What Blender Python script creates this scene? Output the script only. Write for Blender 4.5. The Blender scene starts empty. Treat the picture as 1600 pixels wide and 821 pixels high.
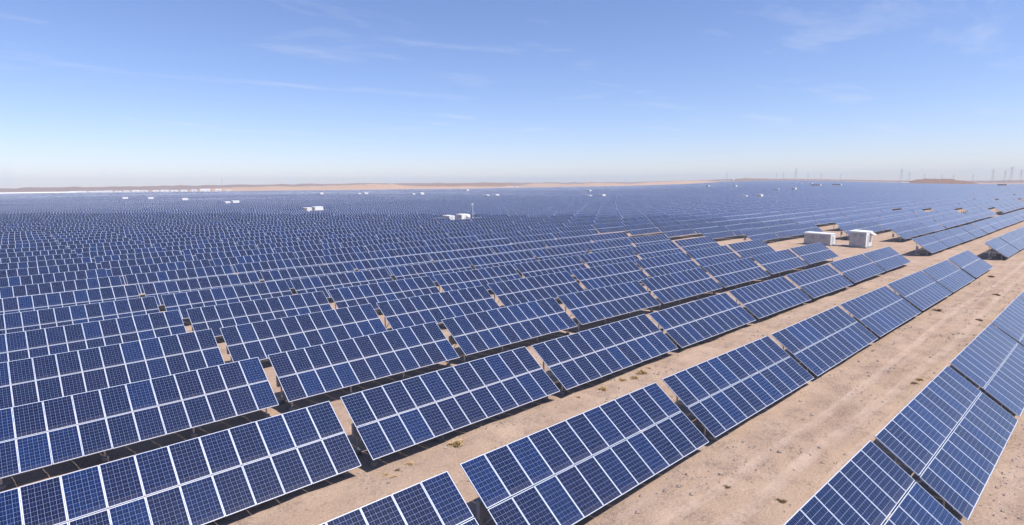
import bpy, math, random
import numpy as np
from mathutils import Vector, Matrix

# ------------------------------------------------------------------ camera
sc = bpy.context.scene
CAM = np.array([-10.335, -19.858, 11.098])
YAW, PITCH, ROLL = math.radians(42.26), math.radians(-7.903), math.radians(-0.5356)
F_PX = 884.75                                    # focal length for a picture 1600 wide
cy, sy, cp, sp = math.cos(YAW), math.sin(YAW), math.cos(PITCH), math.sin(PITCH)
fwd = np.array([sy * cp, cy * cp, sp])
rgt0 = np.array([cy, -sy, 0.0])
up0 = np.cross(rgt0, fwd)
rgt = rgt0 * math.cos(ROLL) + up0 * math.sin(ROLL)
upv = -rgt0 * math.sin(ROLL) + up0 * math.cos(ROLL)
cam_data = bpy.data.cameras.new('camera')
cam_data.sensor_width = 36.0
cam_data.lens = 36.0 * F_PX / 1600.0
cam_data.clip_start = 0.1
cam_data.clip_end = 30000.0
cam = bpy.data.objects.new('camera', cam_data)
sc.collection.objects.link(cam)
m4 = Matrix.Identity(4)
for i in range(3):
    m4[i][0], m4[i][1], m4[i][2], m4[i][3] = rgt[i], upv[i], -fwd[i], CAM[i]
cam.matrix_world = m4
sc.camera = cam

# ------------------------------------------------------------------ sky, sun, exposure
SUN_TO = Vector((0.20, -0.56, 1.0)).normalized()  # towards the sun
sun_el = math.asin(SUN_TO.z)
sun_az = math.atan2(SUN_TO.x, SUN_TO.y)           # from +Y towards +X
world = bpy.data.worlds.new('World')
sc.world = world
world.use_nodes = True
wn, wl = world.node_tree.nodes, world.node_tree.links
wn.clear()
w_out = wn.new('ShaderNodeOutputWorld')
w_bg = wn.new('ShaderNodeBackground')
w_sky = wn.new('ShaderNodeTexSky')
w_sky.sky_type = 'NISHITA'
w_sky.sun_disc = False
w_sky.sun_elevation = sun_el
w_sky.sun_rotation = sun_az
w_sky.altitude = 300.0
w_sky.air_density = 1.0
w_sky.dust_density = 0.28
w_sky.ozone_density = 6.0
w_bg.inputs['Strength'].default_value = 0.142
# thin cirrus, laid on a flat layer high above the plain
w_tc = wn.new('ShaderNodeTexCoord')
w_sep = wn.new('ShaderNodeSeparateXYZ')
wl.new(w_tc.outputs['Generated'], w_sep.inputs[0])
w_max = wn.new('ShaderNodeMath'); w_max.operation = 'MAXIMUM'; w_max.inputs[1].default_value = 0.03
wl.new(w_sep.outputs['Z'], w_max.inputs[0])
w_dx = wn.new('ShaderNodeMath'); w_dx.operation = 'DIVIDE'
w_dy = wn.new('ShaderNodeMath'); w_dy.operation = 'DIVIDE'
wl.new(w_sep.outputs['X'], w_dx.inputs[0]); wl.new(w_max.outputs[0], w_dx.inputs[1])
wl.new(w_sep.outputs['Y'], w_dy.inputs[0]); wl.new(w_max.outputs[0], w_dy.inputs[1])
w_comb = wn.new('ShaderNodeCombineXYZ')
wl.new(w_dx.outputs[0], w_comb.inputs[0]); wl.new(w_dy.outputs[0], w_comb.inputs[1])
w_map = wn.new('ShaderNodeMapping')
w_map.inputs['Rotation'].default_value = (0, 0, math.radians(38))
w_map.inputs['Scale'].default_value = (0.55, 1.25, 1)
w_map.inputs['Location'].default_value = (40, 8, 0)
wl.new(w_comb.outputs[0], w_map.inputs['Vector'])
w_n1 = wn.new('ShaderNodeTexNoise')
w_n1.inputs['Scale'].default_value = 0.8; w_n1.inputs['Detail'].default_value = 9; w_n1.inputs['Roughness'].default_value = 0.62
w_n1.inputs['Distortion'].default_value = 0.5
wl.new(w_map.outputs[0], w_n1.inputs['Vector'])
w_ramp = wn.new('ShaderNodeValToRGB')
w_ramp.color_ramp.elements[0].position = 0.55; w_ramp.color_ramp.elements[0].color = (0, 0, 0, 1)
w_ramp.color_ramp.elements[1].position = 0.80; w_ramp.color_ramp.elements[1].color = (0.42, 0.42, 0.42, 1)
wl.new(w_n1.outputs['Fac'], w_ramp.inputs[0])
w_tint = wn.new('ShaderNodeMixRGB'); w_tint.blend_type = 'MULTIPLY'; w_tint.inputs[0].default_value = 1.0
w_tint.inputs[2].default_value = (1.07, 0.955, 1.07, 1)
wl.new(w_sky.outputs[0], w_tint.inputs[1])
w_mix = wn.new('ShaderNodeMixRGB')
w_mix.inputs[2].default_value = (5.4, 5.6, 6.6, 1)
wl.new(w_ramp.outputs[0], w_mix.inputs[0]); wl.new(w_tint.outputs[0], w_mix.inputs[1])
wl.new(w_mix.outputs[0], w_bg.inputs['Color'])
wl.new(w_bg.outputs[0], w_out.inputs['Surface'])

sun_data = bpy.data.lights.new('sun', 'SUN')
sun_data.energy = 5.0
sun_data.angle = math.radians(0.53)
sun_data.color = (1.0, 0.955, 0.89)
sun = bpy.data.objects.new('sun', sun_data)
sc.collection.objects.link(sun)
sun.rotation_euler = SUN_TO.to_track_quat('Z', 'Y').to_euler()
sun.location = (0, 0, 200)
sc.cycles.diffuse_bounces = 1
sc.view_settings.view_transform = 'Standard'
sc.view_settings.look = 'None'
sc.view_settings.exposure = 0.10
sc.view_settings.gamma = 1.0
sc.view_settings.use_curve_mapping = False

# ------------------------------------------------------------------ helpers
C = sc.collection
RNG = np.random.default_rng(7)
random.seed(7)


def tag(o, label=None, cat=None, group=None, kind=None):
    if label: o['label'] = label
    if cat: o['category'] = cat
    if group: o['group'] = group
    if kind: o['kind'] = kind
    return o


class MB:
    """collects boxes, bars and faces; build() links them as one mesh object"""
    def __init__(s):
        s.v, s.f, s.m = [], [], []

    def face(s, pts, mi=0):
        n = len(s.v); s.v.extend([tuple(p) for p in pts]); s.f.append(tuple(range(n, n + len(pts)))); s.m.append(mi); return s

    def hexa(s, p, mi=0, skip=()):
        n = len(s.v); s.v.extend([tuple(q) for q in p])
        for k, fc in enumerate(((0, 3, 2, 1), (4, 5, 6, 7), (0, 1, 5, 4), (1, 2, 6, 5), (2, 3, 7, 6), (3, 0, 4, 7))):
            if k in skip: continue
            s.f.append(tuple(n + i for i in fc)); s.m.append(mi)
        return s

    def box(s, x0, x1, y0, y1, z0, z1, mi=0, skip=()):
        return s.hexa([(x0, y0, z0), (x1, y0, z0), (x1, y1, z0), (x0, y1, z0), (x0, y0, z1), (x1, y0, z1), (x1, y1, z1), (x0, y1, z1)], mi, skip)

    def bar(s, a, b, w, h=None, mi=0, side=(1, 0, 0)):
        a, b = Vector(a), Vector(b); h = h or w
        d = (b - a).normalized(); u = Vector(side)
        if abs(d.dot(u)) > 0.95: u = Vector((0, 1, 0)) if abs(d.y) < 0.9 else Vector((0, 0, 1))
        u = (u - d * u.dot(d)).normalized(); v = d.cross(u)
        u *= w / 2; v *= h / 2
        return s.hexa([a - u - v, a + u - v, a + u + v, a - u + v, b - u - v, b + u - v, b + u + v, b - u + v], mi)

    def prism(s, cx, cy_, z0, z1, r0, r1, n=8, mi=0, cap=True):
        k = len(s.v)
        for r, z in ((r0, z0), (r1, z1)):
            for i in range(n):
                a = 2 * math.pi * (i + .5) / n; s.v.append((cx + r * math.cos(a), cy_ + r * math.sin(a), z))
        for i in range(n):
            j = (i + 1) % n; s.f.append((k + i, k + j, k + n + j, k + n + i)); s.m.append(mi)
        if cap: s.f.append(tuple(range(k + n, k + 2 * n))); s.m.append(mi)
        return s

    def mesh(s, name, mats):
        me = bpy.data.meshes.new(name); me.from_pydata(s.v, [], s.f)
        for m in (mats if isinstance(mats, (list, tuple)) else [mats]): me.materials.append(m)
        me.polygons.foreach_set('material_index', s.m); me.update(); return me

    def build(s, name, mats, parent=None, loc=(0, 0, 0)):
        return link(name, s.mesh(name, mats), parent, loc)


def link(name, me, parent=None, loc=(0, 0, 0), rot=None):
    o = bpy.data.objects.new(name, me); C.objects.link(o); o.location = loc
    if rot: o.rotation_euler = rot
    if parent: o.parent = parent
    return o


def empty(name, loc, rz=0.0):
    o = bpy.data.objects.new(name, None); C.objects.link(o); o.location = loc; o.rotation_euler = (0, 0, rz)
    o.empty_display_size = 0.2; return o


def mat(name):
    m = bpy.data.materials.new(name); m.use_nodes = True
    nt = m.node_tree; b = nt.nodes['Principled BSDF']
    return m, nt, nt.nodes, nt.links, b


def plain(name, col, rough=0.6, metal=0.0, noise=0.0, scale=4.0, bump=0.0):
    m, nt, N, L, b = mat(name)
    b.inputs['Roughness'].default_value = rough; b.inputs['Metallic'].default_value = metal
    if noise or bump:
        tc = N.new('ShaderNodeTexCoord'); n = N.new('ShaderNodeTexNoise')
        n.inputs['Scale'].default_value = scale; n.inputs['Detail'].default_value = 6
        L.new(tc.outputs['Object'], n.inputs['Vector'])
        r = N.new('ShaderNodeValToRGB')
        r.color_ramp.elements[0].position = 0.3; r.color_ramp.elements[1].position = 0.7
        r.color_ramp.elements[0].color = (*[c * (1 - noise) for c in col], 1)
        r.color_ramp.elements[1].color = (*[min(1, c * (1 + noise * .6)) for c in col], 1)
        L.new(n.outputs['Fac'], r.inputs[0]); L.new(r.outputs[0], b.inputs['Base Color'])
        if bump:
            bp = N.new('ShaderNodeBump'); bp.inputs['Strength'].default_value = bump; bp.inputs['Distance'].default_value = 0.02
            L.new(n.outputs['Fac'], bp.inputs['Height']); L.new(bp.outputs[0], b.inputs['Normal'])
    else:
        b.inputs['Base Color'].default_value = (*col, 1)
    return m


def math_node(N, L, op, a, b=None, c=None):
    n = N.new('ShaderNodeMath'); n.operation = op
    for i, x in enumerate((a, b, c)):
        if x is None: continue
        if isinstance(x, (int, float)): n.inputs[i].default_value = x
        else: L.new(x, n.inputs[i])
    return n.outputs[0]


def mix_col(N, L, fac, a, b, mode='MIX'):
    n = N.new('ShaderNodeMixRGB'); n.blend_type = mode
    for i, x in enumerate((fac, a, b)):
        if isinstance(x, (int, float)): n.inputs[i].default_value = x
        elif isinstance(x, tuple): n.inputs[i].default_value = (*x, 1) if len(x) == 3 else x
        else: L.new(x, n.inputs[i])
    return n.outputs[0]


# smooth value noise on the plane, used for the lie of the land
_lat = np.random.default_rng(3).random((256, 256))


def vnoise(x, y):
    x = np.asarray(x, float); y = np.asarray(y, float)
    xi = np.floor(x).astype(int); yi = np.floor(y).astype(int)
    fx = x - xi; fy = y - yi
    fx = fx * fx * (3 - 2 * fx); fy = fy * fy * (3 - 2 * fy)
    a = _lat[xi % 256, yi % 256]; b = _lat[(xi + 1) % 256, yi % 256]
    c = _lat[xi % 256, (yi + 1) % 256]; d = _lat[(xi + 1) % 256, (yi + 1) % 256]
    return (a * (1 - fx) + b * fx) * (1 - fy) + (c * (1 - fx) + d * fx) * fy - 0.5


PROF_Y = np.array([-4000, -60, -17.2, -8.6, 0, 8.9, 17.9, 26.9, 35.9, 44.9, 53.9, 71.9, 98, 130, 200, 400, 9000.])
PROF_Z = np.array([0.8, 0.8, 0.40, 0.20, 0.03, -0.03, -0.15, -0.28, -0.40, -0.52, -0.60, -0.76, -0.98, -1.12, -1.25, -1.2, -1.2])


def sstep(a, b, x):
    t = np.clip((np.asarray(x, float) - a) / (b - a), 0, 1); return t * t * (3 - 2 * t)


def lie(x, y):
    """height of the lower panel edges: the broad lie of the land plus half a metre"""
    x = np.asarray(x, float); y = np.asarray(y, float)
    z = np.interp(y, PROF_Y, PROF_Z) + 0.32 * sstep(35, 110, x)
    r = np.hypot(x - CAM[0], y - CAM[1])
    az = np.degrees(np.arctan2(x - CAM[0], y - CAM[1]))
    z = z + np.exp(-((az - 67) / 9.0) ** 2) * 0.0072 * np.maximum(0, r - 450)
    z = z + sstep(170, 420, r) * 0.9 * vnoise(x / 170 + 5.3, y / 130 + 1.7)
    z = z + sstep(45, 110, r) * 0.30 * vnoise(x / 34 + 2.2, y / 46 + 9.1)
    return z


RUTS = [(-10.35, 0.22), (-11.95, 0.26), (-13.1, 0.17)]


def clear(y):
    return np.interp(y, [-10, 0, 8, 12, 60, 140], [0.47, 0.50, 0.76, 0.80, 0.80, 0.65])


def ground_z(x, y):
    x = np.asarray(x, float); y = np.asarray(y, float)
    z = lie(x, y) - clear(y)
    r = np.hypot(x - CAM[0], y - CAM[1])
    near = 1 - sstep(60, 220, r)
    z = z + near * (0.20 * vnoise(x / 3.1, y / 1.9) + 0.09 * vnoise(x / 0.9 + 9, y / 0.8) + 0.045 * vnoise(x / .34, y / .34 + 4))
    w = near * (1 - sstep(70, 88, x))
    for yr, hw in RUTS:
        yc = yr + 0.22 * np.sin(x * 0.11 + yr)
        d = (y - yc) / hw
        z = z - w * (0.05 * np.exp(-d * d) - 0.024 * np.exp(-(np.abs(d) - 1.7) ** 2 * 2)) * (0.55 + vnoise(x / 6 + yr * 3, y * 0 + 2.5))
    return z


def gz(x, y):
    return float(ground_z(np.array([x]), np.array([y]))[0])


# ------------------------------------------------------------------ materials
def tile_lines(N, L, coord, half):
    """1 where the fractional part lies within half of a whole number"""
    fr = math_node(N, L, 'FRACT', coord)
    ab = math_node(N, L, 'ABSOLUTE', math_node(N, L, 'SUBTRACT', fr, 0.5))
    return math_node(N, L, 'GREATER_THAN', ab, 0.5 - half)


def make_cell_mat():
    m, nt, N, L, b = mat('polycrystalline_cell')
    tc = N.new('ShaderNodeTexCoord'); oi = N.new('ShaderNodeObjectInfo'); ge = N.new('ShaderNodeNewGeometry')
    vo = N.new('ShaderNodeTexVoronoi'); vo.inputs['Scale'].default_value = 55
    L.new(tc.outputs['Object'], vo.inputs['Vector'])
    r1 = N.new('ShaderNodeValToRGB'); e = r1.color_ramp.elements
    e[0].position = 0; e[0].color = (0.0006, 0.0072, 0.042, 1)
    e[1].position = 1; e[1].color = (0.0002, 0.0140, 0.076, 1)
    k = e.new(0.45); k.color = (0.0024, 0.0060, 0.038, 1)
    L.new(oi.outputs['Random'], r1.inputs[0])
    isl = math_node(N, L, 'MULTIPLY_ADD', ge.outputs['Random Per Island'], 0.5, 0.75)
    c1 = mix_col(N, L, 1.0, r1.outputs[0], isl, 'MULTIPLY')
    sepc = N.new('ShaderNodeSeparateColor'); L.new(vo.outputs['Color'], sepc.inputs[0])
    gr = math_node(N, L, 'MULTIPLY_ADD', sepc.outputs[0], 0.30, 0.85)
    c2 = mix_col(N, L, 1.0, c1, gr, 'MULTIPLY')
    # two fine silver bus bars down every cell
    sx = N.new('ShaderNodeSeparateXYZ'); L.new(tc.outputs['Object'], sx.inputs[0])
    bb = tile_lines(N, L, math_node(N, L, 'DIVIDE', sx.outputs['X'], 0.1577 / 2), 0.014)
    c3 = mix_col(N, L, math_node(N, L, 'MULTIPLY', bb, 0.55), c2, (0.42, 0.46, 0.55))
    # blown dust, heavier along the lower frame of every panel
    nz = N.new('ShaderNodeTexNoise'); nz.inputs['Scale'].default_value = 2.3; nz.inputs['Detail'].default_value = 5
    L.new(ge.outputs['Position'], nz.inputs['Vector'])
    low = N.new('ShaderNodeMapRange'); low.inputs[1].default_value = -0.55; low.inputs[2].default_value = -0.80
    low.inputs[3].default_value = 0.0; low.inputs[4].default_value = 0.13
    L.new(sx.outputs['Y'], low.inputs[0])
    du = math_node(N, L, 'ADD', math_node(N, L, 'MULTIPLY', nz.outputs['Fac'], 0.010), math_node(N, L, 'MULTIPLY', low.outputs[0], nz.outputs['Fac']))
    c4 = mix_col(N, L, du, c3, (0.45, 0.37, 0.32))
    L.new(c4, b.inputs['Base Color'])
    b.inputs['Roughness'].default_value = 0.13; b.inputs['IOR'].default_value = 1.45
    b.inputs['Sheen Weight'].default_value = 1.0; b.inputs['Sheen Roughness'].default_value = 0.27; b.inputs['Coat Weight'].default_value = 0.25; b.inputs['Coat Roughness'].default_value = 0.24; b.inputs['Coat IOR'].default_value = 1.55
    return m


M_CELL = make_cell_mat()
M_SHEET = plain('white_backsheet_under_glass', (0.27, 0.34, 0.50), 0.14)
_b = M_SHEET.node_tree.nodes['Principled BSDF']; _b.inputs['Coat Weight'].default_value = 0.4; _b.inputs['Coat Roughness'].default_value = 0.24; _b.inputs['Coat IOR'].default_value = 1.55
M_ALU = plain('anodised_aluminium', (0.76, 0.79, 0.85), 0.40, 0.15)
M_BACK = plain('panel_back_film', (0.20, 0.20, 0.21), 0.6)
M_STEEL = plain('galvanised_steel', (0.50, 0.51, 0.52), 0.5, 0.4, 0.2, 9)
M_CONC = plain('footing_concrete', (0.34, 0.32, 0.30), 0.9, 0, 0.25, 7, 0.3)
M_BOX = plain('grey_box_paint', (0.34, 0.35, 0.36), 0.55, 0, 0.12, 6)
M_CABLE = plain('black_cable_sheath', (0.03, 0.03, 0.03), 0.6)


def make_far_mat():
    """panels too far away to tell cell from cell: one pane with frames by table coordinates"""
    m, nt, N, L, b = mat('distant_panel_field')
    uv = N.new('ShaderNodeUVMap'); uv.uv_map = 'UVMap'
    s = N.new('ShaderNodeSeparateXYZ'); L.new(uv.outputs[0], s.inputs[0])
    lu = tile_lines(N, L, s.outputs[0], 0.036)
    lv = tile_lines(N, L, s.outputs[1], 0.024)
    line = math_node(N, L, 'MAXIMUM', lu, lv)
    fl = N.new('ShaderNodeVectorMath'); fl.operation = 'FLOOR'; L.new(uv.outputs[0], fl.inputs[0])
    wn_ = N.new('ShaderNodeTexWhiteNoise'); wn_.noise_dimensions = '2D'; L.new(fl.outputs[0], wn_.inputs[0])
    r1 = N.new('ShaderNodeValToRGB'); e = r1.color_ramp.elements
    e[0].color = (0.005, 0.018, 0.076, 1); e[1].color = (0.004, 0.026, 0.112, 1)
    k = e.new(0.45); k.color = (0.007, 0.017, 0.070, 1)
    L.new(wn_.outputs['Value'], r1.inputs[0])
    c = mix_col(N, L, line, r1.outputs[0], (0.72, 0.75, 0.82))
    L.new(c, b.inputs['Base Color'])
    b.inputs['Roughness'].default_value = 0.15; b.inputs['IOR'].default_value = 1.5
    b.inputs['Sheen Weight'].default_value = 1.0; b.inputs['Sheen Roughness'].default_value = 0.27; b.inputs['Coat Weight'].default_value = 0.25; b.inputs['Coat Roughness'].default_value = 0.24; b.inputs['Coat IOR'].default_value = 1.55
    return m


M_FAR = make_far_mat()


def make_sand(name='desert_sand', tint=(1, 1, 1), tracks=False):
    m, nt, N, L, b = mat(name)
    ge = N.new('ShaderNodeNewGeometry')

    def nz(scale, detail=6, rough=0.55, stretch=None):
        n = N.new('ShaderNodeTexNoise'); n.inputs['Scale'].default_value = scale
        n.inputs['Detail'].default_value = detail; n.inputs['Roughness'].default_value = rough
        if stretch:
            mp = N.new('ShaderNodeMapping'); mp.inputs['Scale'].default_value = stretch
            L.new(ge.outputs['Position'], mp.inputs['Vector']); L.new(mp.outputs[0], n.inputs['Vector'])
        else:
            L.new(ge.outputs['Position'], n.inputs['Vector'])
        return n.outputs['Fac']

    def ramp(x, a, b_, ca=(0, 0, 0), cb=(1, 1, 1)):
        r = N.new('ShaderNodeValToRGB'); r.color_ramp.elements[0].position = a; r.color_ramp.elements[1].position = b_
        r.color_ramp.elements[0].color = (*ca, 1); r.color_ramp.elements[1].color = (*cb, 1)
        L.new(x, r.inputs[0]); return r.outputs[0]
    t = tint
    big = ramp(nz(0.22, 5), 0.35, 0.68, (0.455 * t[0], 0.313 * t[1], 0.222 * t[2]), (0.535 * t[0], 0.382 * t[1], 0.276 * t[2]))
    # wheel-worn streaks along the rows
    c = mix_col(N, L, math_node(N, L, 'MULTIPLY', ramp(nz(1.0, 5, .6, (0.10, 1.5, 1)), 0.45, 0.75), 0.45), big, (0.60 * t[0], 0.45 * t[1], 0.36 * t[2]))
    # gravelly patches, greyer and darker
    patch = ramp(nz(0.75, 5, .65), 0.47, 0.62)
    grit = ramp(nz(7.5, 6, .8), 0.44, 0.58)
    c = mix_col(N, L, math_node(N, L, 'MULTIPLY', math_node(N, L, 'MULTIPLY', patch, grit), 0.62), c, (0.21 * t[0], 0.155 * t[1], 0.125 * t[2]))
    fine = ramp(nz(17, 6, .75), 0.28, 0.72, (0.66, 0.66, 0.66), (1.20, 1.20, 1.20))
    c = mix_col(N, L, 1.0, c, fine, 'MULTIPLY')
    # sparse dark specks: pebbles and twigs
    vo = N.new('ShaderNodeTexVoronoi'); vo.inputs['Scale'].default_value = 5.5
    L.new(ge.outputs['Position'], vo.inputs['Vector'])
    sp_ = math_node(N, L, 'LESS_THAN', vo.outputs['Distance'], 0.14)
    sel = N.new('ShaderNodeSeparateColor'); L.new(vo.outputs['Color'], sel.inputs[0])
    sp_ = math_node(N, L, 'MULTIPLY', sp_, math_node(N, L, 'GREATER_THAN', sel.outputs[0], 0.72))
    c = mix_col(N, L, math_node(N, L, 'MULTIPLY', sp_, 0.6), c, (0.15, 0.115, 0.095))
    if tracks:
        sp3 = N.new('ShaderNodeSeparateXYZ'); L.new(ge.outputs['Position'], sp3.inputs[0])
        for yr, hw in RUTS:
            wob = math_node(N, L, 'MULTIPLY', math_node(N, L, 'SINE', math_node(N, L, 'MULTIPLY_ADD', sp3.outputs[0], 0.11, yr)), 0.22)
            dd = math_node(N, L, 'ABSOLUTE', math_node(N, L, 'SUBTRACT', math_node(N, L, 'SUBTRACT', sp3.outputs[1], yr), wob))
            mr = N.new('ShaderNodeMapRange'); mr.interpolation_type = 'SMOOTHSTEP'
            mr.inputs[1].default_value = hw * 1.25; mr.inputs[2].default_value = hw * .7
            L.new(dd, mr.inputs[0])
            f = math_node(N, L, 'MULTIPLY', mr.outputs[0], ramp(nz(0.5, 4, .7), 0.32, 0.60))
            c = mix_col(N, L, math_node(N, L, 'MULTIPLY', f, 0.5), c, (0.60, 0.455, 0.365))
    L.new(c, b.inputs['Base Color'])
    b.inputs['Roughness'].default_value = 0.95
    b.inputs['Specular IOR Level'].default_value = 0.15
    bp = N.new('ShaderNodeBump'); bp.inputs['Strength'].default_value = 0.9; bp.inputs['Distance'].default_value = 0.08
    h = math_node(N, L, 'ADD', math_node(N, L, 'MULTIPLY', nz(6, 8, .7), 1.0), math_node(N, L, 'MULTIPLY', nz(30, 4, .7), 0.35))
    L.new(h, bp.inputs['Height']); L.new(bp.outputs[0], b.inputs['Normal'])
    return m


M_SAND = make_sand(tracks=True)

# ------------------------------------------------------------------ ground: one sheet out past the horizon
def graded(lo, hi, step, far, grow=1.09):
    c = list(np.arange(lo, hi, step)); s = step
    while c[-1] < far[1]:
        s *= grow; c.append(c[-1] + s)
    s = step; pre = []
    x = lo
    while x > far[0]:
        s *= grow; x -= s; pre.append(x)
    return np.array(pre[::-1] + c)


gx = graded(-14, 62, 0.26, (-1400, 4900), 1.055)
gy = graded(-24, 14, 0.20, (-1400, 4900), 1.055)
XX, YY = np.meshgrid(gx, gy, indexing='ij')
ZZ = ground_z(XX, YY)
nx, ny = XX.shape
me = bpy.data.meshes.new('ground')
verts = np.stack([XX, YY, ZZ], -1).reshape(-1, 3)
ii, jj = np.meshgrid(np.arange(nx - 1), np.arange(ny - 1), indexing='ij')
a = (ii * ny + jj).ravel()
faces = np.stack([a, a + ny, a + ny + 1, a + 1], -1)


def np_mesh(name, v, q, mats, midx=None, uv=None, smooth=False):
    me = bpy.data.meshes.new(name)
    me.vertices.add(len(v)); me.vertices.foreach_set('co', np.ascontiguousarray(v, dtype=np.float32).ravel())
    k = q.shape[1]
    me.loops.add(q.size); me.loops.foreach_set('vertex_index', np.ascontiguousarray(q, dtype=np.int32).ravel())
    me.polygons.add(len(q)); me.polygons.foreach_set('loop_start', np.arange(0, q.size, k, dtype=np.int32))
    for m in mats: me.materials.append(m)
    if midx is not None: me.polygons.foreach_set('material_index', np.ascontiguousarray(midx, dtype=np.int32))
    if uv is not None:
        l = me.uv_layers.new(name='UVMap'); l.data.foreach_set('uv', np.ascontiguousarray(uv, dtype=np.float32).ravel())
    me.polygons.foreach_set('use_smooth', np.full(len(q), bool(smooth)))
    me.update(calc_edges=True); return me


ground = link('ground', np_mesh('ground', verts, faces, [M_SAND], smooth=True))
tag(ground, 'pale pinkish tan desert sand with gravel patches and wheel ruts', kind='structure')

# ------------------------------------------------------------------ solar tables
PW, PH, GAP = 0.992, 1.64, 0.020
NCOL = 11
TW = NCOL * PW + (NCOL - 1) * GAP
MID = 0.042
TH = 2 * PH + MID
TILT = math.radians(35.28)
ct, st = math.cos(TILT), math.sin(TILT)
TC, TS = TH * ct, TH * st
LX = 11.63
EDGE = 0.5

LIP, MARG = 0.013, 0.023


def panel_frame(mb):
    hx, hy = PW / 2, PH / 2; ix, iy = hx - LIP, hy - LIP
    o = [(-hx, -hy), (hx, -hy), (hx, hy), (-hx, hy)]; n = [(-ix, -iy), (ix, -iy), (ix, iy), (-ix, iy)]
    for i in range(4):
        j = (i + 1) % 4
        mb.face([(*o[i], 0), (*o[j], 0), (*n[j], 0), (*n[i], 0)], 0)
        mb.face([(*o[i], -.04), (*o[j], -.04), (*o[j], 0), (*o[i], 0)], 0)
        mb.face([(*n[i], 0), (*n[j], 0), (*n[j], -.004), (*n[i], -.004)], 0)
    mb.face([(*q, -.004) for q in n], 1)
    mb.face([(*q, -.04) for q in o[::-1]], 2)
    return mb


def panel_cells(mb, mi, z=-.0026):
    x0, y0 = -PW / 2 + MARG, -PH / 2 + MARG
    px, py = (PW - 2 * MARG) / 6, (PH - 2 * MARG) / 10; g = 0.0032
    for i in range(6):
        for j in range(10):
            a, b_, c, d = x0 + i * px + g, x0 + (i + 1) * px - g, y0 + j * py + g, y0 + (j + 1) * py - g
            mb.face([(a, c, z), (b_, c, z), (b_, d, z), (a, d, z)], mi)
    return mb


ME_PANEL = panel_frame(MB()).mesh('panel', [M_ALU, M_SHEET, M_BACK])
ME_CELLS = panel_cells(MB(), 0).mesh('cell_grid', [M_CELL])
ME_PANEL_FULL = panel_cells(panel_frame(MB()), 3).mesh('panel_with_cells', [M_ALU, M_SHEET, M_BACK, M_CELL])

S = np.array([0, ct, st]); NRM = np.array([0, -st, ct])


def onplane(x, v, n):
    """table point: x along, v up the slope from the lower edge, n off the glass"""
    return (x, -TC / 2 + v * ct - n * st, EDGE + v * st + n * ct)


RAFT_X = (-5.15, -1.75, 1.75, 5.15)
PUR_V = (0.42, 1.24, 2.08, 2.9)


def b_purlin(mb, v): return mb.bar(onplane(-TW / 2 + .05, v, -.07), onplane(TW / 2 - .05, v, -.07), .05, .055, side=tuple(S))
def b_rafter(mb, x): return mb.bar(onplane(x, .2, -.135), onplane(x, 3.1, -.135), .05, .07)
def b_rear(mb, x): p = onplane(x, 2.5, -.17); return mb.bar((x, p[1], -.95), p, .07, .05)
def b_front(mb, x): p = onplane(x, .75, -.17); return mb.bar((x, p[1], -.95), p, .07, .05)
def b_brace(mb, x): p = onplane(x + .06, 1.45, -.17); q = onplane(x + .06, 2.5, -.17); return mb.bar((x + .06, q[1], .35), p, .035)
def b_foot(mb, x, v): p = onplane(x, v, -.17); return mb.prism(x, p[1], -.5, .16, .17, .15, 10)


ME_PUR = [b_purlin(MB(), v).mesh('purlin', [M_STEEL]) for v in PUR_V]
ME_RAF = b_rafter(MB(), 0).mesh('rafter', [M_STEEL])
ME_REAR = b_rear(MB(), 0).mesh('rear_post', [M_STEEL])
ME_FRONT = b_front(MB(), 0).mesh('front_post', [M_STEEL])
ME_BRACE = b_brace(MB(), 0).mesh('brace', [M_STEEL])
ME_FOOT = [b_foot(MB(), 0, v).mesh('footing', [M_CONC]) for v in (0.75, 2.5)]
mb = MB()
for v in PUR_V: b_purlin(mb, v)
for x in RAFT_X: b_rafter(mb, x); b_rear(mb, x); b_front(mb, x)
ME_SUPPORT = mb.mesh('support_frame', [M_STEEL])
mb = MB()
xx = RAFT_X[0]; py_ = onplane(xx, 2.5, -.17)[1]
mb.box(xx - .26, xx + .26, py_ - .22, py_ - .04, .75, 1.35)
mb.box(xx - .20, xx + .20, py_ - .235, py_ - .22, .80, 1.30)
ME_COMB = mb.mesh('combiner_box', [M_BOX])
mb = MB()
pr = None
for k in range(15):                                # slack cable slung under the purlin
    x = -TW / 2 + .1 + k * (TW - .2) / 14
    q = onplane(x, 1.3, -.13 - .10 * abs(math.sin(k * math.pi / 2)))
    if pr: mb.bar(pr, q, .022)
    pr = q
ME_CABLE = mb.mesh('cable', [M_CABLE])

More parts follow.
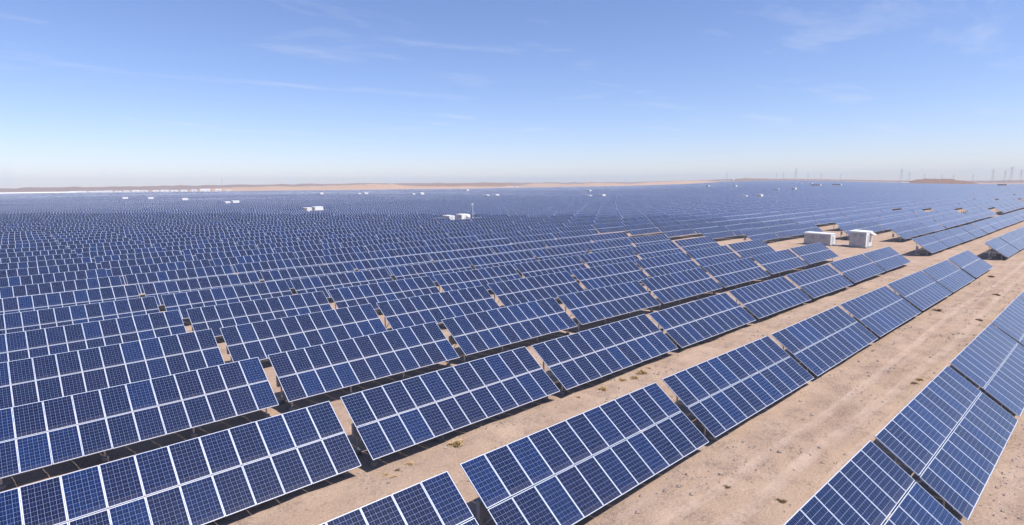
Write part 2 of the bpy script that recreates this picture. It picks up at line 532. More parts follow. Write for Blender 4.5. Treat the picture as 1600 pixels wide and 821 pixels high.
# pairs of cabins farther off: (x, y) of the tall one, (dx, dy) to the low one
PAIRS = [((92.0, 219.1), (-.8, 6.5), 'the pair at mid-left, third nearest of all'),
         ((98.5, 354.7), (-1.6, 9.0), 'the far-left pair, farther than the mid-left one'),
         ((97.5, 476.6), None, 'a white cabin alone in the left distance, nearest its two twins'),
         ((93.8, 585.2), None, 'a white cabin alone at far left, right of its twin'),
         ((78.5, 613.9), None, 'a white cabin alone at far left, left of its twin'),
         ((274.9, 628.1), None, 'a lone white cabin below the sand ridge, left of two pairs'),
         ((297.1, 561.9), (-3, 9), 'the far pair below the pale dune'),
         ((321.8, 487.0), (-4, 9), 'the far pair left of the dark ridge end'),
         ((310.7, 353.0), (-2.5, 9), 'the pair in the middle distance below the ridge'),
         ((347.4, 266.1), (-5, 9), 'the pair right of the photo centre'),
         ((402.3, 164.6), (-4.5, 9), 'the pair right of centre, nearest of those there'),
         ((619.5, 225.7), (-8, 14), 'the faint pair beyond it toward the pylons'),
         ((923.9, 307.8), None, 'a brown-sided cabin alone in the right distance'),
         ((1004.8, 305.4), None, 'a brown-sided cabin just right of another like it'),
         ((873.8, 464.3), None, 'a lone white cabin below the horizon buildings'),
         ((805.6, 383.0), None, 'a lone white cabin right of its twin below the horizon'),
         ((543.1, 443.8), None, 'a tiny white cabin just above the pair right of the photo centre'),
         ((548.5, 700.9), None, 'a tiny white cabin close under the dune, left of photo centre'),
         ((1111.8, 388.1), (-10, 15), 'the faint white pair just above the brown-sided cabins'),
         ((1235.0, 128.0), None, 'a brown-sided cabin at far right under the pylons')]
CABIN_SPOTS = [(98.4, 122.6), (97.6, 129.0)]
for (x, y), off, _w in PAIRS:
    CABIN_SPOTS.append((x + 2, y + 2))
    if off: CABIN_SPOTS.append((x + off[0] + 1.5, y + off[1] + 2.5))

rows = [-17.2, -8.6, 0.0] + [8.9 + 9.0 * i + (3.0 * ((i - 14) // 13) if i > 26 else 0) for i in range(230)]


_rs = random.Random(11)
ROW_SHIFT = [0.0 if i < 9 else _rs.uniform(-.6, .6) if i < 22 else _rs.uniform(-5.8, 5.8) for i in range(len(rows))]


def slots(ri):
    """x of the left end of every table in row ri (one-table-wide tracks every twelve slots)"""
    Y = rows[ri]
    dx = -0.017 * max(0.0, min(Y, 130) - 45) + ROW_SHIFT[ri]
    out = []
    for k in range(-6, 230):
        if k > 6 and (k - 7) % 12 == 0 and ri <= (8 if k == 7 else 6): continue   # the north-south tracks
        x = k * LX + (-0.55 if k > 6 and ri <= 8 else 0.0) + dx
        # clearing round the two inverter cabins
        if k in (8, 9) and ri in (3, 4): continue
        if k == 11 and ri == 5: continue
        if ri == 0 and k > 9: continue
        if any(abs(x + TW / 2 - a_) < 7.5 and abs(Y + TC / 2 - b_) < 5.5 for a_, b_ in CABIN_SPOTS): continue
        out.append((k, x))
    return out


def project(P):
    d = np.asarray(P, float) - CAM; z = d @ fwd
    zz = np.where(z > .1, z, np.nan)
    return 800 + F_PX * (d @ rgt) / zz, 410.5 - F_PX * (d @ upv) / zz, z


def limit(az):
    return np.interp(az, [-20, 5, 18, 25, 38, 46, 58, 66, 74, 80, 95], [1500, 1500, 1380, 1300, 1400, 1650, 1900, 2300, 2150, 1650, 1500])


tables = []
for ri, Y in enumerate(rows):
    for k, x in slots(ri):
        cx, cy_ = x + TW / 2, Y + TC / 2
        r = math.hypot(cx - CAM[0], cy_ - CAM[1]); azd = math.degrees(math.atan2(cx - CAM[0], cy_ - CAM[1]))
        if azd < -12 and r > 60 or azd > 92: continue
        if r > limit(azd): continue
        tables.append((ri, k, x, Y, r))
TA = np.array([(t[2], t[3], t[4]) for t in tables])
ZB = lie(TA[:, 0] + TW / 2, TA[:, 1] + TC / 2)
ZB = ZB + np.random.default_rng(5).normal(0, .025, len(ZB))
corners = np.stack([np.stack([TA[:, 0] + (TW if a else 0), TA[:, 1] + (TC if b_ else 0), ZB + (TS if b_ else 0)], -1) for a, b_ in ((0, 0), (1, 0), (1, 1), (0, 1))], 1)
pu, pv, pz = project(corners.reshape(-1, 3))
pu = pu.reshape(-1, 4); pv = pv.reshape(-1, 4); pz = pz.reshape(-1, 4)
area = 0.5 * np.abs((pu[:, 0] - pu[:, 2]) * (pv[:, 1] - pv[:, 3]) - (pu[:, 1] - pu[:, 3]) * (pv[:, 0] - pv[:, 2]))
infr = (pz.min(1) > .3) & (np.nanmax(pu, 1) > 6) & (np.nanmin(pu, 1) < 1594) & (np.nanmin(pv, 1) < 812) & (np.nanmax(pv, 1) > 0)
# a table cut by the frame whose near corners lie behind the lens still counts when a sample of it is in view
for i in np.where((TA[:, 2] < 40) & ~infr)[0]:
    s_, t_ = np.meshgrid(np.linspace(0, 1, 23), np.linspace(0, 1, 9))
    P = np.stack([TA[i, 0] + s_.ravel() * TW, TA[i, 1] + t_.ravel() * TC, ZB[i] + t_.ravel() * TS], -1)
    a1, a2, a3 = project(P)
    if np.any((a3 > .3) & (a1 > 4) & (a1 < 1596) & (a2 < 816) & (a2 > 0)): infr[i] = True; area[i] = 9e4
score = np.where(infr, np.nan_to_num(area), 0)
order = np.argsort(-score)
N_SINGLE = 300
single = [i for i in order[:N_SINGLE] if score[i] > 0]
NEAR_FULL = 64
detail = set(single[:NEAR_FULL]) | {i for i in single if tables[i][1] in (8, 10) and tables[i][0] < 6}

ONES = 'zeroth first second third fourth fifth sixth seventh eighth ninth tenth eleventh twelfth thirteenth fourteenth fifteenth sixteenth seventeenth eighteenth nineteenth'.split()
TENS = {20: 'twent', 30: 'thirt', 40: 'fort', 50: 'fift', 60: 'sixt'}


def ordinal(n):
    if n < 20: return ONES[n]
    t, o = n // 10 * 10, n % 10
    return TENS[t] + 'ieth' if o == 0 else TENS[t] + 'y-' + ONES[o]


by_row = {}
for i in single: by_row.setdefault(tables[i][0], []).append(i)
rank = {}
for ri, l in by_row.items():
    vis = sorted([i for i in range(len(tables)) if tables[i][0] == ri and infr[i]], key=lambda i: tables[i][1])
    for n, i in enumerate(vis): rank[i] = (n + 1, len(vis))


def table_label(i):
    ri, k = tables[i][0], tables[i][1]
    n, tot = rank[i]
    row = 'frontmost row' if ri == 0 else ordinal(ri + 1) + ' row from the front'
    if k == 6 and 0 < ri <= 8: return 'blue solar table ending the %s, just before the sandy track' % row
    if k in (8, 10) and (ri < 3 if k == 8 else ri in (3, 4)): return 'blue solar table opening the %s beyond the sandy track, posts showing' % row
    if n == 1: return 'blue solar table cut by the photo edge, leftmost in the %s' % row
    return 'blue double-tier solar table, %s from the left in the %s' % (ordinal(n), row)


for i in single:
    ri, k, x, Y, r = tables[i]
    t = empty('solar_table', (x + TW / 2, Y + TC / 2, float(ZB[i]) - EDGE))
    t.rotation_euler = (random.gauss(0, .003), random.gauss(0, .0022), 0)
    tag(t, table_label(i), 'solar table', 'tilted solar tables in rows across the desert')
    full = i in detail
    for c in range(NCOL):
        for j in range(2):
            p = link('panel', ME_PANEL if full else ME_PANEL_FULL, t, onplane(-TW / 2 + PW / 2 + c * (PW + GAP), PH / 2 + j * (PH + MID), 0),
                     (TILT + random.gauss(0, .0035), random.gauss(0, .0035), 0))
            if full:
                q = link('cell_grid', ME_CELLS, p); q['kind'] = 'stuff'
    if full:
        for me_ in ME_PUR: link('purlin', me_, t)
        for xr in RAFT_X:
            link('rafter', ME_RAF, t, (xr, 0, 0)); link('rear_post', ME_REAR, t, (xr, 0, 0)); link('front_post', ME_FRONT, t, (xr, 0, 0))
            link('brace', ME_BRACE, t, (xr, 0, 0))
            for me_, dy_ in zip(ME_FOOT, (-.74, .69)):
                link('footing', me_, t, (xr, 0, gz(x + TW / 2 + xr, Y + TC / 2 + dy_) - float(ZB[i]) + EDGE))
        link('cable', ME_CABLE, t)
        if k in (-1, 0, 3, 8, 10) or (ri + k) % 4 == 0: link('combiner_box', ME_COMB, t)
    else:
        link('support_frame', ME_SUPPORT, t)

# the rest of the field, thousands of tables too far off to tell apart
rest = np.setdiff1d(np.arange(len(tables)), np.array(single))
X0 = TA[rest, 0]; Y0 = TA[rest, 1]; Z0 = ZB[rest]; R0 = TA[rest, 2]
V, Q, MI, UV = [], [], [], []


def add_boxes(org, pts, mi, topuv=None, seeds=None):
    """the same eight-point block at every origin"""
    base = sum(len(v) for v in V); n = len(org)
    V.append((org[:, None, :] + np.asarray(pts)[None]).reshape(-1, 3))
    fc = np.array(((4, 5, 6, 7), (0, 3, 2, 1), (0, 1, 5, 4), (1, 2, 6, 5), (2, 3, 7, 6), (3, 0, 4, 7)))
    Q.append((base + np.arange(n)[:, None, None] * 8 + fc[None]).reshape(-1, 4))
    MI.append(np.tile(np.array([mi[0]] + [mi[1]] * 5), n))
    uv = np.zeros((n, 6, 4, 2))
    if topuv is not None: uv[:, 0] = np.asarray(topuv)[None] + seeds[:, None, :]
    UV.append(uv.reshape(-1, 2))


org = np.stack([X0 + TW / 2, Y0 + TC / 2, Z0 - EDGE], -1)
top = [onplane(-TW / 2, 0, 0), onplane(TW / 2, 0, 0), onplane(TW / 2, TH, 0), onplane(-TW / 2, TH, 0)]
bot = [onplane(-TW / 2, 0, -.05), onplane(TW / 2, 0, -.05), onplane(TW / 2, TH, -.05), onplane(-TW / 2, TH, -.05)]
seeds = np.stack([np.arange(len(rest)) % 400 * 11.0, np.arange(len(rest)) // 400 * 2.0], -1)
add_boxes(org, bot + top, (0, 1), [(0, 0), (11, 0), (11, 2), (0, 2)], seeds)
nearer = org[R0 < 480]
for xr in RAFT_X:
    for v in (.75, 2.5):
        p = onplane(xr, v, -.05); w = .05
        add_boxes(nearer, [(xr - w, p[1] - w, -.3), (xr + w, p[1] - w, -.3), (xr + w, p[1] + w, -.3), (xr - w, p[1] + w, -.3),
                           (xr - w, p[1] - w, p[2]), (xr + w, p[1] - w, p[2]), (xr + w, p[1] + w, p[2]), (xr - w, p[1] + w, p[2])], (2, 2))
far = link('solar_field', np_mesh('solar_field', np.concatenate(V), np.concatenate(Q), [M_FAR, M_ALU, M_STEEL], np.concatenate(MI), np.concatenate(UV)))
tag(far, 'thousands of distant blue solar tables reaching to the horizon', 'solar field', kind='stuff')
print('tables', len(tables), 'single', len(single), 'detail', len(detail), 'last', max(TA[i, 2] for i in single), min(score[i] for i in single))

# ------------------------------------------------------------------ inverter cabins
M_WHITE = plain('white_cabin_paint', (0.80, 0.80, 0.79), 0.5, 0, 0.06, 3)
M_WALL_SHADE = plain('shade_toned_block_wall', (0.50, 0.49, 0.48), 0.8, 0, 0.22, 3, 0.2)  # white walls greyed in colour so the west face reads as shaded
M_ROOF = plain('white_roof_sheet', (0.82, 0.82, 0.81), 0.45)
M_DOOR = plain('pale_grey_door', (0.55, 0.57, 0.58), 0.45)
M_LOUV = plain('louvre_grey', (0.22, 0.23, 0.24), 0.5)
M_RUSTW = plain('tan_block_wall', (0.44, 0.34, 0.30), 0.85, 0, 0.15, 4)


def cabin(name, loc, lx, ly, h, label, cat='cabin', group='white inverter cabins among the panels', tall=True, detailed=True, wall=None):
    t = empty(name, loc); tag(t, label, cat, group)
    wall = wall or M_WALL_SHADE
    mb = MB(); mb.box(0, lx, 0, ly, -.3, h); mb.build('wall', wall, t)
    mb = MB()
    o = .07
    mb.hexa([(-o, -o, h + .003), (lx + o, -o, h + .003), (lx + o, ly + o, h + .003), (-o, ly + o, h + .003),
             (-o, -o, h + .14), (lx + o, -o, h + .14), (lx + o, ly + o, h + .26), (-o, ly + o, h + .26)])
    mb.build('roof', M_ROOF, t)
    mb = MB(); mb.box(-.25, lx + .25, -.25, ly + .25, -.4, .12); mb.build('plinth', M_CONC, t)
    MB().box(.02, lx - .02, -.03, -.003, .125, h - .01).build('sunlit_front_slab', M_WHITE, t)  # added white slab, paints the sunlit look of the south face
    if not detailed: return t
    mb = MB(); n = max(2, round(ly / .55))
    d = MB().box(lx * .25, lx * .25 + .9, -.06, -.033, .16, min(2.15, h - .3)).build('door', M_DOOR, t)
    MB().box(lx * .25 + .75, lx * .25 + .82, -.095, -.062, 1.05, 1.2).build('handle', M_LOUV, d)
    for k in range(1, n):                                   # upright ribs of the side wall
        y = ly * k / n
        MB().box(-.035, -.003, y - .03, y + .03, .13, h - .02).build('wall_rib', wall, t)
    for k in range(2):
        y = ly * (.3 + .4 * k)
        f = MB().box(-.06, -.004, y - .32, y + .32, h - .75, h - .3).build('vent', M_LOUV, t)
        for s_ in range(4):
            z = h - .72 + s_ * .105
            MB().box(-.085, -.062, y - .3, y + .3, z, z + .05).build('slat', M_DOOR, f)
    if tall:
        mb = MB(); mb.hexa([(lx * .55, -.75, h - .55), (lx * .95, -.75, h - .55), (lx * .95, -.01, h - .1), (lx * .55, -.01, h - .1),
                            (lx * .55, -.75, h - .45), (lx * .95, -.75, h - .45), (lx * .95, -.01, h), (lx * .55, -.01, h)])
        mb.build('awning', M_ROOF, t)
    return t


def on_ground(x, y, dz=0.0): return (x, y, gz(x, y) + dz)


cabin('inverter_cabin', on_ground(101.6, 11.4, .1), 3.4, 2.6, 2.6, 'tall white cabin with awning in the sandy clearing at right')
cabin('inverter_cabin', on_ground(102.0, 17.2, .1), 2.4, 4.6, 1.95, 'long low white cabin beside the tall one in the sandy clearing', tall=False)
slab = MB().box(0, 1.0, 0, 3.0, -.3, .14).build('cable_trench', M_CONC, None, on_ground(102.4, 14.1, .05))
tag(slab, 'concrete trench cover on sand linking the two clearing cabins', 'trench cover')
cabin('inverter_cabin', on_ground(97.0, 121.4, .15), 3.2, 2.6, 2.9, 'tall white cabin of the pair amid panels near the white pole')
cabin('inverter_cabin', on_ground(96.6, 127.4, .15), 2.2, 3.6, 2.35, 'low white cabin left of the tall one near the white pole', tall=False)

# slim white mast with a camera dome beside the middle cabins
px_, py_ = 101.9, 121.9
t = empty('camera_mast', on_ground(px_, py_)); tag(t, 'slim white mast with round camera head behind the middle cabins', 'mast')
MB().prism(0, 0, -.3, 6.1, .06, .045, 10).build('pole', M_WHITE, t)
MB().bar((0, 0, 5.9), (-.7, -.2, 5.95), .06).build('arm', M_WHITE, t)
mb = MB()
for a0, a1, r0, r1 in ((5.9, 6.1, .12, .28), (6.1, 6.35, .28, .28), (6.35, 6.55, .28, .1)): mb.prism(-.1, 0, a0, a1, r0, r1, 12)
mb.build('camera_head', M_WHITE, t)

for (x, y), off, words in PAIRS:
    r = math.hypot(x, y); dz = 0.15; s_ = 1.0 if r < 500 else 1.15
    if off:
        cabin('inverter_cabin', on_ground(x, y, dz), 3.8 * s_, 3.0 * s_, 3.3 * s_, 'tall white cabin of ' + words, detailed=False)
        cabin('inverter_cabin', on_ground(x + off[0], y + off[1], dz), 2.8 * s_, 4.2 * s_, 2.7 * s_, 'low white cabin of ' + words, detailed=False, tall=False)
    else:
        s_ = 1.0 if r < 800 else 1.15
        cabin('inverter_cabin', on_ground(x, y, dz), 4.2 * s_, 11.0 * s_ if 'brown' in words else 4.0 * s_, 3.7 * s_, words.replace('a ', '', 1) if words.startswith('a ') else words,
              detailed=False, wall=M_RUSTW if 'brown' in words else None)

# ------------------------------------------------------------------ far buildings, hills, pylons
def polar(px, r):
    """ground point at distance r under the azimuth of picture column px"""
    d = fwd + rgt * (px - 800) / F_PX
    d = d - upv * (d[2] / upv[2])
    d = d[:2] / np.hypot(d[0], d[1]); return CAM[0] + d[0] * r, CAM[1] + d[1] * r


def building(px, r, w, dep, h, label, name='white_building', group=None, long_way=None):
    x, y = polar(px, r)
    t = empty(name, (x, y, float(lie(x, y)) - .6), math.atan2(y - CAM[1], x - CAM[0]) - math.pi / 2)
    tag(t, label, 'building', group)
    MB().box(-w / 2, w / 2, -dep / 2, dep / 2, -1, h).build('wall', M_WHITE, t)
    mb = MB(); e = .4
    mb.face([(-w / 2 - e, -dep / 2 - e, h), (w / 2 + e, -dep / 2 - e, h), (w / 2 + e, 0, h + dep * .16), (-w / 2 - e, 0, h + dep * .16)])
    mb.face([(-w / 2 - e, 0, h + dep * .16), (w / 2 + e, 0, h + dep * .16), (w / 2 + e, dep / 2 + e, h), (-w / 2 - e, dep / 2 + e, h)])
    mb.face([(-w / 2, -dep / 2, h), (-w / 2, dep / 2, h), (-w / 2, 0, h + dep * .16)]); mb.face([(w / 2, -dep / 2, h), (w / 2, dep / 2, h), (w / 2, 0, h + dep * .16)])
    mb.build('roof', M_ROOF, t)
    for k in range(max(1, int(w // 9))):
        xk = -w / 2 + w * (k + .5) / max(1, int(w // 9))
        MB().box(xk - 1, xk + 1, -dep / 2 - .12, -dep / 2 - .01, 1.2, min(h - .6, 2.6)).build('window', M_LOUV, t)
    return t


building(53, 1540, 140, 12, 3.2, 'long white shed roof stretching along the far left field edge', 'long_shed')
ROWB = [106, 115, 129, 143, 156, 169, 184, 197, 212, 225, 243, 257, 272, 287, 303]
for n, px in enumerate(ROWB):
    building(px, 1560 + (n * 37) % 60, 11 + (n * 5) % 7, 8, 3.6 + (n % 3) * .5, 'tiny white building, %s from the left of the far-left line' % ordinal(n + 1), group='line of white buildings at the far left')
building(320, 1540, 20, 12, 5.5, 'largest white building at the right end of the far-left line')
building(341, 1570, 12, 9, 4, 'white building at the foot of the tall mast')
building(357, 1590, 9, 7, 3.2, 'tiny white hut just right of the tall mast')
building(796, 1700, 26, 10, 4, 'white flat shed at the far end of the dark ridge')
building(808, 1705, 9, 7, 3.5, 'tiny white hut right of the white flat shed')
building(943, 2050, 22, 10, 4.5, 'white shed on the horizon right of centre')
building(957, 2070, 8, 7, 3.5, 'tiny white hut right of the horizon shed')
for n, (px, w, h) in enumerate(((1128, 7, 4.5), (1133, 6, 5), (1138.5, 7, 4.5), (1146, 10, 10))):
    building(px, 2420, w, 8, h, ('tall white block' if n == 3 else 'tiny white house, %s from left' % ONES[n + 1]) + ' in the horizon cluster by a pylon', group='white houses on the horizon')
building(1412, 1750, 6, 6, 3.5, 'left one of two white huts before the brown mound')
building(1418, 1745, 7, 6, 3.8, 'right one of two white huts before the brown mound')

M_DUNE = make_sand('pale_dune_sand', (1.12, 1.06, 1.02))
M_MOUND = make_sand('brown_mound_earth', (0.58, 0.46, 0.42))
M_DRIDGE = make_sand('scrubby_ridge', (0.66, 0.60, 0.62))


def ridge(name, pts, width, label, material, jag=0.25):
    """pts: (picture column, distance, height above its foot) along the crest; a soft rounded ridge"""
    cols = np.linspace(0, 1, 90); key = np.linspace(0, 1, len(pts))
    pxs = np.interp(cols, key, [p[0] for p in pts]); rs = np.interp(cols, key, [p[1] for p in pts]); hs = np.interp(cols, key, [p[2] for p in pts])
    hs = hs * (1 + jag * vnoise(pxs / 9.0, rs / 300.0) + jag * .5 * vnoise(pxs / 3.0, rs / 100.0 + 7))
    prof = np.linspace(-1, 1, 13)
    vv = []
    for px, r, h in zip(pxs, rs, hs):
        for q in prof:
            x, y = polar(px, r + q * width)
            vv.append((x, y, float(lie(x, y)) - .9 + max(0, h) * (0.5 + 0.5 * math.cos(math.pi * q)) * (1 + .12 * float(vnoise(px / 5, q * 3)))))
    n = len(prof); i_, j_ = np.meshgrid(np.arange(len(cols) - 1), np.arange(n - 1), indexing='ij'); a = (i_ * n + j_).ravel()
    o = link(name, np_mesh(name, np.array(vv), np.stack([a, a + n, a + n + 1, a + 1], -1), [material], smooth=True))
    tag(o, label, kind='structure'); return o


ridge('hill', [(-60, 3300, 14), (60, 3300, 16), (200, 3300, 19), (330, 3300, 21), (480, 3400, 24), (620, 3500, 24), (760, 3700, 22), (900, 3900, 18), (1050, 4000, 12), (1200, 4000, 8)], 420, 'low hazy brown rise along the horizon', M_DRIDGE)
ridge('hill', [(300, 1950, 0), (340, 1900, 9), (430, 1800, 11), (500, 1750, 12), (560, 1700, 14), (590, 1680, 15.5), (615, 1680, 14), (640, 1690, 9), (700, 1700, 7.5), (800, 1700, 5), (830, 1720, 0)], 150, 'pale sand dune beyond the panels', M_DUNE)
ridge('hill', [(630, 2150, 0), (660, 2150, 14), (720, 2150, 16.5), (790, 2200, 17), (815, 2250, 0)], 90, 'thin dark scrub ridge on the dune', M_DRIDGE, .1)
ridge('hill', [(800, 2250, 0), (830, 2200, 13), (860, 2200, 12), (890, 2100, 9), (930, 2050, 13), (960, 2050, 11), (980, 2050, 8), (1010, 2100, 11), (1060, 2200, 13), (1100, 2350, 10), (1130, 2400, 0)], 160, 'low pale sand ridges right of centre', M_DUNE)
ridge('hill', [(1120, 2800, 0), (1140, 2800, 6), (1165, 2800, 14), (1195, 2800, 7), (1300, 2900, 5), (1420, 2900, 6), (1600, 2900, 8), (1700, 2900, 0)], 200, 'hazy low ridge at the far right horizon', M_DRIDGE)
ridge('hill', [(1398, 1820, 0), (1412, 1810, 4), (1432, 1800, 11), (1448, 1800, 14), (1468, 1800, 15), (1488, 1800, 13.5), (1505, 1800, 10), (1520, 1800, 6), (1533, 1800, 0)], 110, 'bare reddish brown mound behind the panels', M_MOUND, .1)

M_LATT = plain('lattice_steel_far', (0.48, 0.49, 0.52), 0.6, 0.1)


def make_pylon(h):
    t = MB(); w0, w1 = h * .10, h * .022
    lv = [0, .22, .42, .6, .75, .88, 1.0]
    cs = []
    for f in lv:
        w = w0 + (w1 - w0) * min(1, f / .75) if f < .75 else w1
        cs.append([(sx * w, sy_ * w, f * h) for sx, sy_ in ((-1, -1), (1, -1), (1, 1), (-1, 1))])
    b_ = h * .005
    body, arms = MB(), []
    for a_, c in zip(cs, cs[1:]):
        for k in range(4):
            body.bar(a_[k], c[k], b_); body.bar(a_[k], c[(k + 1) % 4], b_ * .6); body.bar(c[k], c[(k + 1) % 4], b_ * .6)
    for z, l in ((.75, .20), (.87, .16), (.98, .11)):
        m = MB()
        for s_ in (-1, 1):
            m.bar((0, 0, z * h), (s_ * l * h, 0, z * h), b_ * .9); m.bar((0, 0, (z + .045) * h), (s_ * l * h, 0, z * h), b_ * .7)
            m.bar((s_ * l * h, 0, z * h), (s_ * l * h, 0, (z - .05) * h), b_ * .6)
        arms.append(m)
    return body.mesh('tower_body', [M_LATT]), [m.mesh('crossarm', [M_LATT]) for m in arms]


PY_BODY, PY_ARMS = make_pylon(40.0)
PYL = [(1135, 2500, 1.05, 'in the horizon cluster beside the white houses'), (1213, 2600, .75, 'first right of the reddish horizon ridge'), (1224, 2700, .8, 'second right of the reddish horizon ridge'),
       (1243, 2100, 1.05, 'tall and alone, left of the brown mound'), (1262, 2900, .75, 'small, next right of the tall lone one'), (1283, 2900, .75, 'small, over the brown-sided cabins'),
       (1313, 3000, .8, 'faint, midway from lone tall one to mound'), (1408, 2050, 1.05, 'tall, at the left foot of the brown mound'), (1420, 2500, .9, 'behind the mound foot, next right of the tall one'),
       (1444, 2900, .8, 'small, above the left half of the mound'), (1471, 3000, .75, 'small, above the mound crest'), (1490, 3000, .75, 'small, above the right half of the mound'),
       (1520, 2900, .8, 'small, above the right foot of the mound'), (1551, 2150, 1.0, 'tall, first right of the mound'), (1570, 2450, 1.0, 'tall, second right of the mound'),
       (1580, 2000, 1.1, 'tallest, near the right photo edge'), (1595, 2400, 1.0, 'cut close to the right photo edge'),
       (825, 3300, .7, 'tiny, leftmost of all, over the pale ridges'), (855, 3300, .7, 'tiny, second of all from the left'), (897, 3300, .75, 'tiny, third of all from the left'), (914, 3200, .8, 'tiny, fourth of all from the left'),
       (955, 3200, .8, 'tiny, fifth of all from the left'), (977, 3200, .8, 'tiny, sixth of all from the left')]
for px, r, s_, words in PYL:
    x, y = polar(px, r)
    t = empty('power_pylon', (x, y, float(lie(x, y)) - .6), 0.5 + (px % 7) * .12); t.scale = (s_,) * 3
    tag(t, 'grey lattice pylon, ' + words, 'pylon', 'power pylons on the hazy horizon')
    link('tower_body', PY_BODY, t)
    for a_ in PY_ARMS: link('crossarm', a_, t)

x, y = polar(347.5, 1600)
t = empty('radio_mast', (x, y, float(lie(x, y)) - .6)); tag(t, 'tall thin radio mast standing on the far left horizon', 'mast')
mb = MB()
for k in range(12):
    z0, z1 = k * 2.7, (k + 1) * 2.7
    for a_ in range(3):
        c0, c1 = 2 * math.pi * a_ / 3, 2 * math.pi * (a_ + 1) / 3
        mb.bar((.5 * math.cos(c0), .5 * math.sin(c0), z0), (.5 * math.cos(c0), .5 * math.sin(c0), z1), .22)
        mb.bar((.5 * math.cos(c0), .5 * math.sin(c0), z0), (.5 * math.cos(c1), .5 * math.sin(c1), z1), .12)
mb.build('lattice', M_LATT, t)
MB().prism(0, 0, 32.4, 36, .12, .05, 6).build('antenna', M_LATT, t)

# ------------------------------------------------------------------ dry shrubs, stones, weeds
def shrub_mat(name, c0, c1):
    m, nt, N, L, b = mat(name)
    ge = N.new('ShaderNodeNewGeometry'); r = N.new('ShaderNodeValToRGB')
    r.color_ramp.elements[0].color = (*c0, 1); r.color_ramp.elements[1].color = (*c1, 1)
    L.new(ge.outputs['Random Per Island'], r.inputs[0]); L.new(r.outputs[0], b.inputs['Base Color'])
    b.inputs['Roughness'].default_value = 0.85
    return m


M_STRAW = shrub_mat('dry_straw_twigs', (0.48, 0.31, 0.14), (0.80, 0.58, 0.32))
M_DARKTW = shrub_mat('dark_dry_twigs', (0.17, 0.11, 0.065), (0.42, 0.29, 0.17))


def shrub_mesh(seed, m, n=800, flat=0.75):
    rg = random.Random(seed); mb = MB()
    for k in range(n):
        th = rg.uniform(0, 2 * math.pi); ph = math.acos(rg.uniform(-.1, 1)); rr = rg.uniform(.45, 1.0) * (1 + .25 * math.sin(3 * th + seed))
        e = Vector((math.sin(ph) * math.cos(th) * rr, math.sin(ph) * math.sin(th) * rr, math.cos(ph) * rr * flat))
        s_ = e * rg.uniform(.15, .6); mid = (s_ + e) / 2 + Vector([rg.gauss(0, .07) for _ in range(3)])
        w = Vector([rg.gauss(0, 1) for _ in range(3)]).normalized() * rg.uniform(.03, .065)
        mb.face([s_ - w * .6, s_ + w * .6, mid + w, mid - w]); 
        mb.face([mid - w, mid + w, e + w * .3, e - w * .3])
    return mb.mesh('shrub', [m])


SHR = [shrub_mesh(1, M_STRAW), shrub_mesh(2, M_STRAW, 600, .6), shrub_mesh(3, M_DARKTW, 500, .55)]
SHRUBS = [(3.94, -.36, .36, 0, 'largest straw-coloured dry bush, beside a shaded panel edge'),
          (.30, -.42, .17, 1, 'small dry tuft, leftmost of the cluster below the table corner'),
          (.42, -.86, .16, 1, 'small dry tuft, lowest of the cluster below the table corner'),
          (.82, -.52, .15, 2, 'small dark dry tuft, middle of the cluster below the table corner'),
          (1.46, -.38, .20, 1, 'dry tuft, rightmost of the cluster below the table corner'),
          (12.26, -.32, .16, 1, 'small straw tuft, leftmost of the line in the second sand strip'),
          (14.31, -.38, .28, 0, 'round straw bush, second of the line in the second sand strip'),
          (16.20, -.32, .26, 1, 'low straw bush, third of the line in the second sand strip'),
          (16.9, -.62, .27, 0, 'low straw bush, fourth of the line in the second sand strip'),
          (17.9, -.46, .34, 0, 'bushiest straw shrub, ending the line in the second sand strip'),
          (18.9, -.30, .18, 1, 'small pale tuft just beyond the bushiest straw shrub'),
          (9.39, -12.32, .20, 2, 'brown dry clump close to the front table at bottom right'),
          (8.94, -10.55, .16, 2, 'small brown clump lying in the middle of the wheel track'),
          (26.7, -12.45, .22, 2, 'dark dry clump beside the front table, right of the track'),
          (27.5, -12.5, .20, 0, 'yellowish tuft touching the front table beside a dark clump'),
          (17.5, -10.0, .11, 1, 'tiny tuft on the track before the second row'),
          (50.1, -9.0, .38, 2, 'brown dry patch at the foot of the second row'),
          (75.2, -9.2, .40, 2, 'brown bush at the end of the second row'),
          (23.0, -17.5, .16, 2, 'dark weed clump on sand at the right photo edge'),
          (24.6, -17.4, .14, 1, 'small weed above the dark clump at the right photo edge'),
          (61.0, -11.5, .34, 2, 'low dark scrub on the far part of the track'),
          (47.5, -12.2, .30, 2, 'low dark scrub right of the track, by the front row')]
for n, (x, y, s_, v, label) in enumerate(SHRUBS):
    o = link('dry_shrub', SHR[v], None, (x, y, gz(x, y) - .02), (0, 0, n * 1.7)); s_ *= 1.1; o.scale = (s_, s_, s_ * .85)
    tag(o, label, 'shrub', 'dry shrubs on the sand')

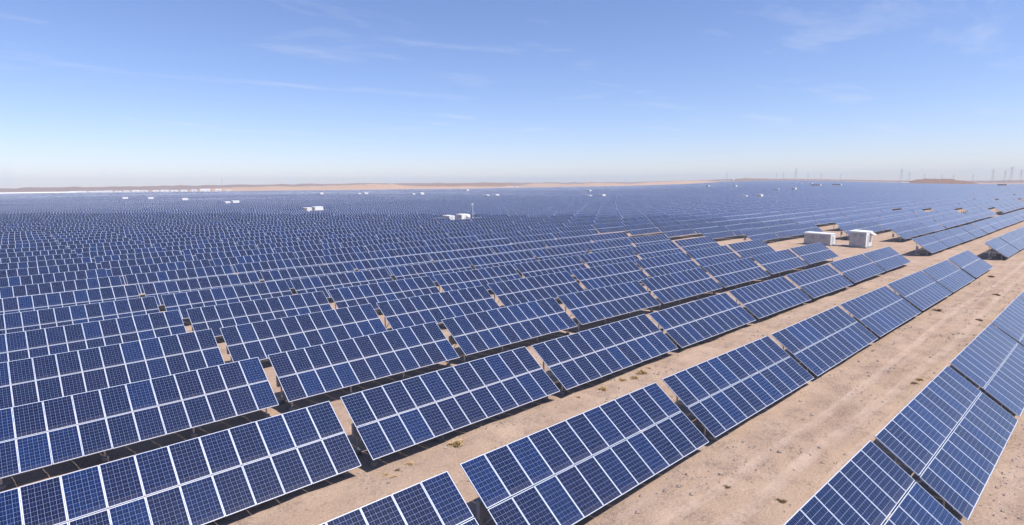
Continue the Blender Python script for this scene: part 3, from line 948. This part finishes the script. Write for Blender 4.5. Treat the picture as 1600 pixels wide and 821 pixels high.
M_STONE = plain('pale_and_dark_stone', (0.36, 0.29, 0.25), 0.9, 0, 0.5, 1.3)
octa = np.array([(1, 0, 0), (0, 1, 0), (-1, 0, 0), (0, -1, 0), (0, 0, 1), (0, 0, -1)], float)
otri = np.array([(0, 1, 4), (1, 2, 4), (2, 3, 4), (3, 0, 4), (1, 0, 5), (2, 1, 5), (3, 2, 5), (0, 3, 5)])
n = 44000
sx_ = RNG.uniform(-12, 75, n); sy_ = RNG.uniform(-24, 9, n)
dens = sstep(-.02, .25, vnoise(sx_ / 2.3 + 20, sy_ / 1.5 + 3) + .5 * vnoise(sx_ / .8, sy_ / .8 + 11)) + 0.12 + .5 * sstep(-15, -19, sy_)
keep = RNG.random(n) < dens
sx_, sy_ = sx_[keep], sy_[keep]; n = len(sx_)
size = 0.012 + 0.022 * RNG.random(n) ** 2 + 0.06 * RNG.random(n) ** 14
sz_ = ground_z(sx_, sy_)
vv = octa[None] * (1.35 * size[:, None, None] * RNG.uniform(.6, 1.3, (n, 6, 3))) * np.array([1.2, 1, .7]) + np.stack([sx_, sy_, sz_ + size * .3], -1)[:, None]
tt = (np.arange(n)[:, None, None] * 6 + otri[None]).reshape(-1, 3)
st_o = link('gravel', np_mesh('gravel', vv.reshape(-1, 3), tt, [M_STONE]))
tag(st_o, 'loose stones and gravel scattered over the sand', kind='stuff')

# short dry weeds, too many and too small to count
n = 2600
wx = RNG.uniform(-10, 90, n); wy = RNG.uniform(-22, 8, n)
kp = RNG.random(n) < sstep(.05, .3, vnoise(wx / 3.5 + 40, wy / 1.4 + 8)); wx, wy = wx[kp], wy[kp]; n = len(wx)
wz = ground_z(wx, wy)
bl = 7
bx = np.repeat(wx, bl) + RNG.normal(0, .03, n * bl); by = np.repeat(wy, bl) + RNG.normal(0, .03, n * bl); bz = np.repeat(wz, bl)
hh = RNG.uniform(.03, .10, n * bl); an = RNG.uniform(0, 6.283, n * bl); ln = RNG.normal(0, .05, (n * bl, 2))
ww = .008
vv = np.stack([np.stack([bx - ww * np.cos(an), by - ww * np.sin(an), bz - .01], -1), np.stack([bx + ww * np.cos(an), by + ww * np.sin(an), bz - .01], -1),
               np.stack([bx + ln[:, 0], by + ln[:, 1], bz + hh], -1)], 1)
weeds = link('weeds', np_mesh('weeds', vv.reshape(-1, 3), np.arange(n * bl * 3).reshape(-1, 3), [M_STRAW]))
tag(weeds, 'thin dry weeds sprouting from the sand', kind='stuff')

# ------------------------------------------------------------------ haze: one closed box of even, pale air
HZ = 5000.0
hz = MB().box(-1500, HZ, -1500, HZ, -14, 75).build('haze', [])
tag(hz, 'pale dry haze over the plain', kind='stuff')
m = bpy.data.materials.new('pale_haze'); m.use_nodes = True
nt = m.node_tree
for nd in list(nt.nodes):
    if nd.type == 'BSDF_PRINCIPLED': nt.nodes.remove(nd)
pvn = nt.nodes.new('ShaderNodeVolumePrincipled')
pvn.inputs['Color'].default_value = (0.76, 0.89, 1.0, 1)
pvn.inputs['Density'].default_value = 0.00015
pvn.inputs['Anisotropy'].default_value = 0.0
nt.links.new(pvn.outputs[0], nt.nodes['Material Output'].inputs['Volume'])
hz.data.materials.append(m)
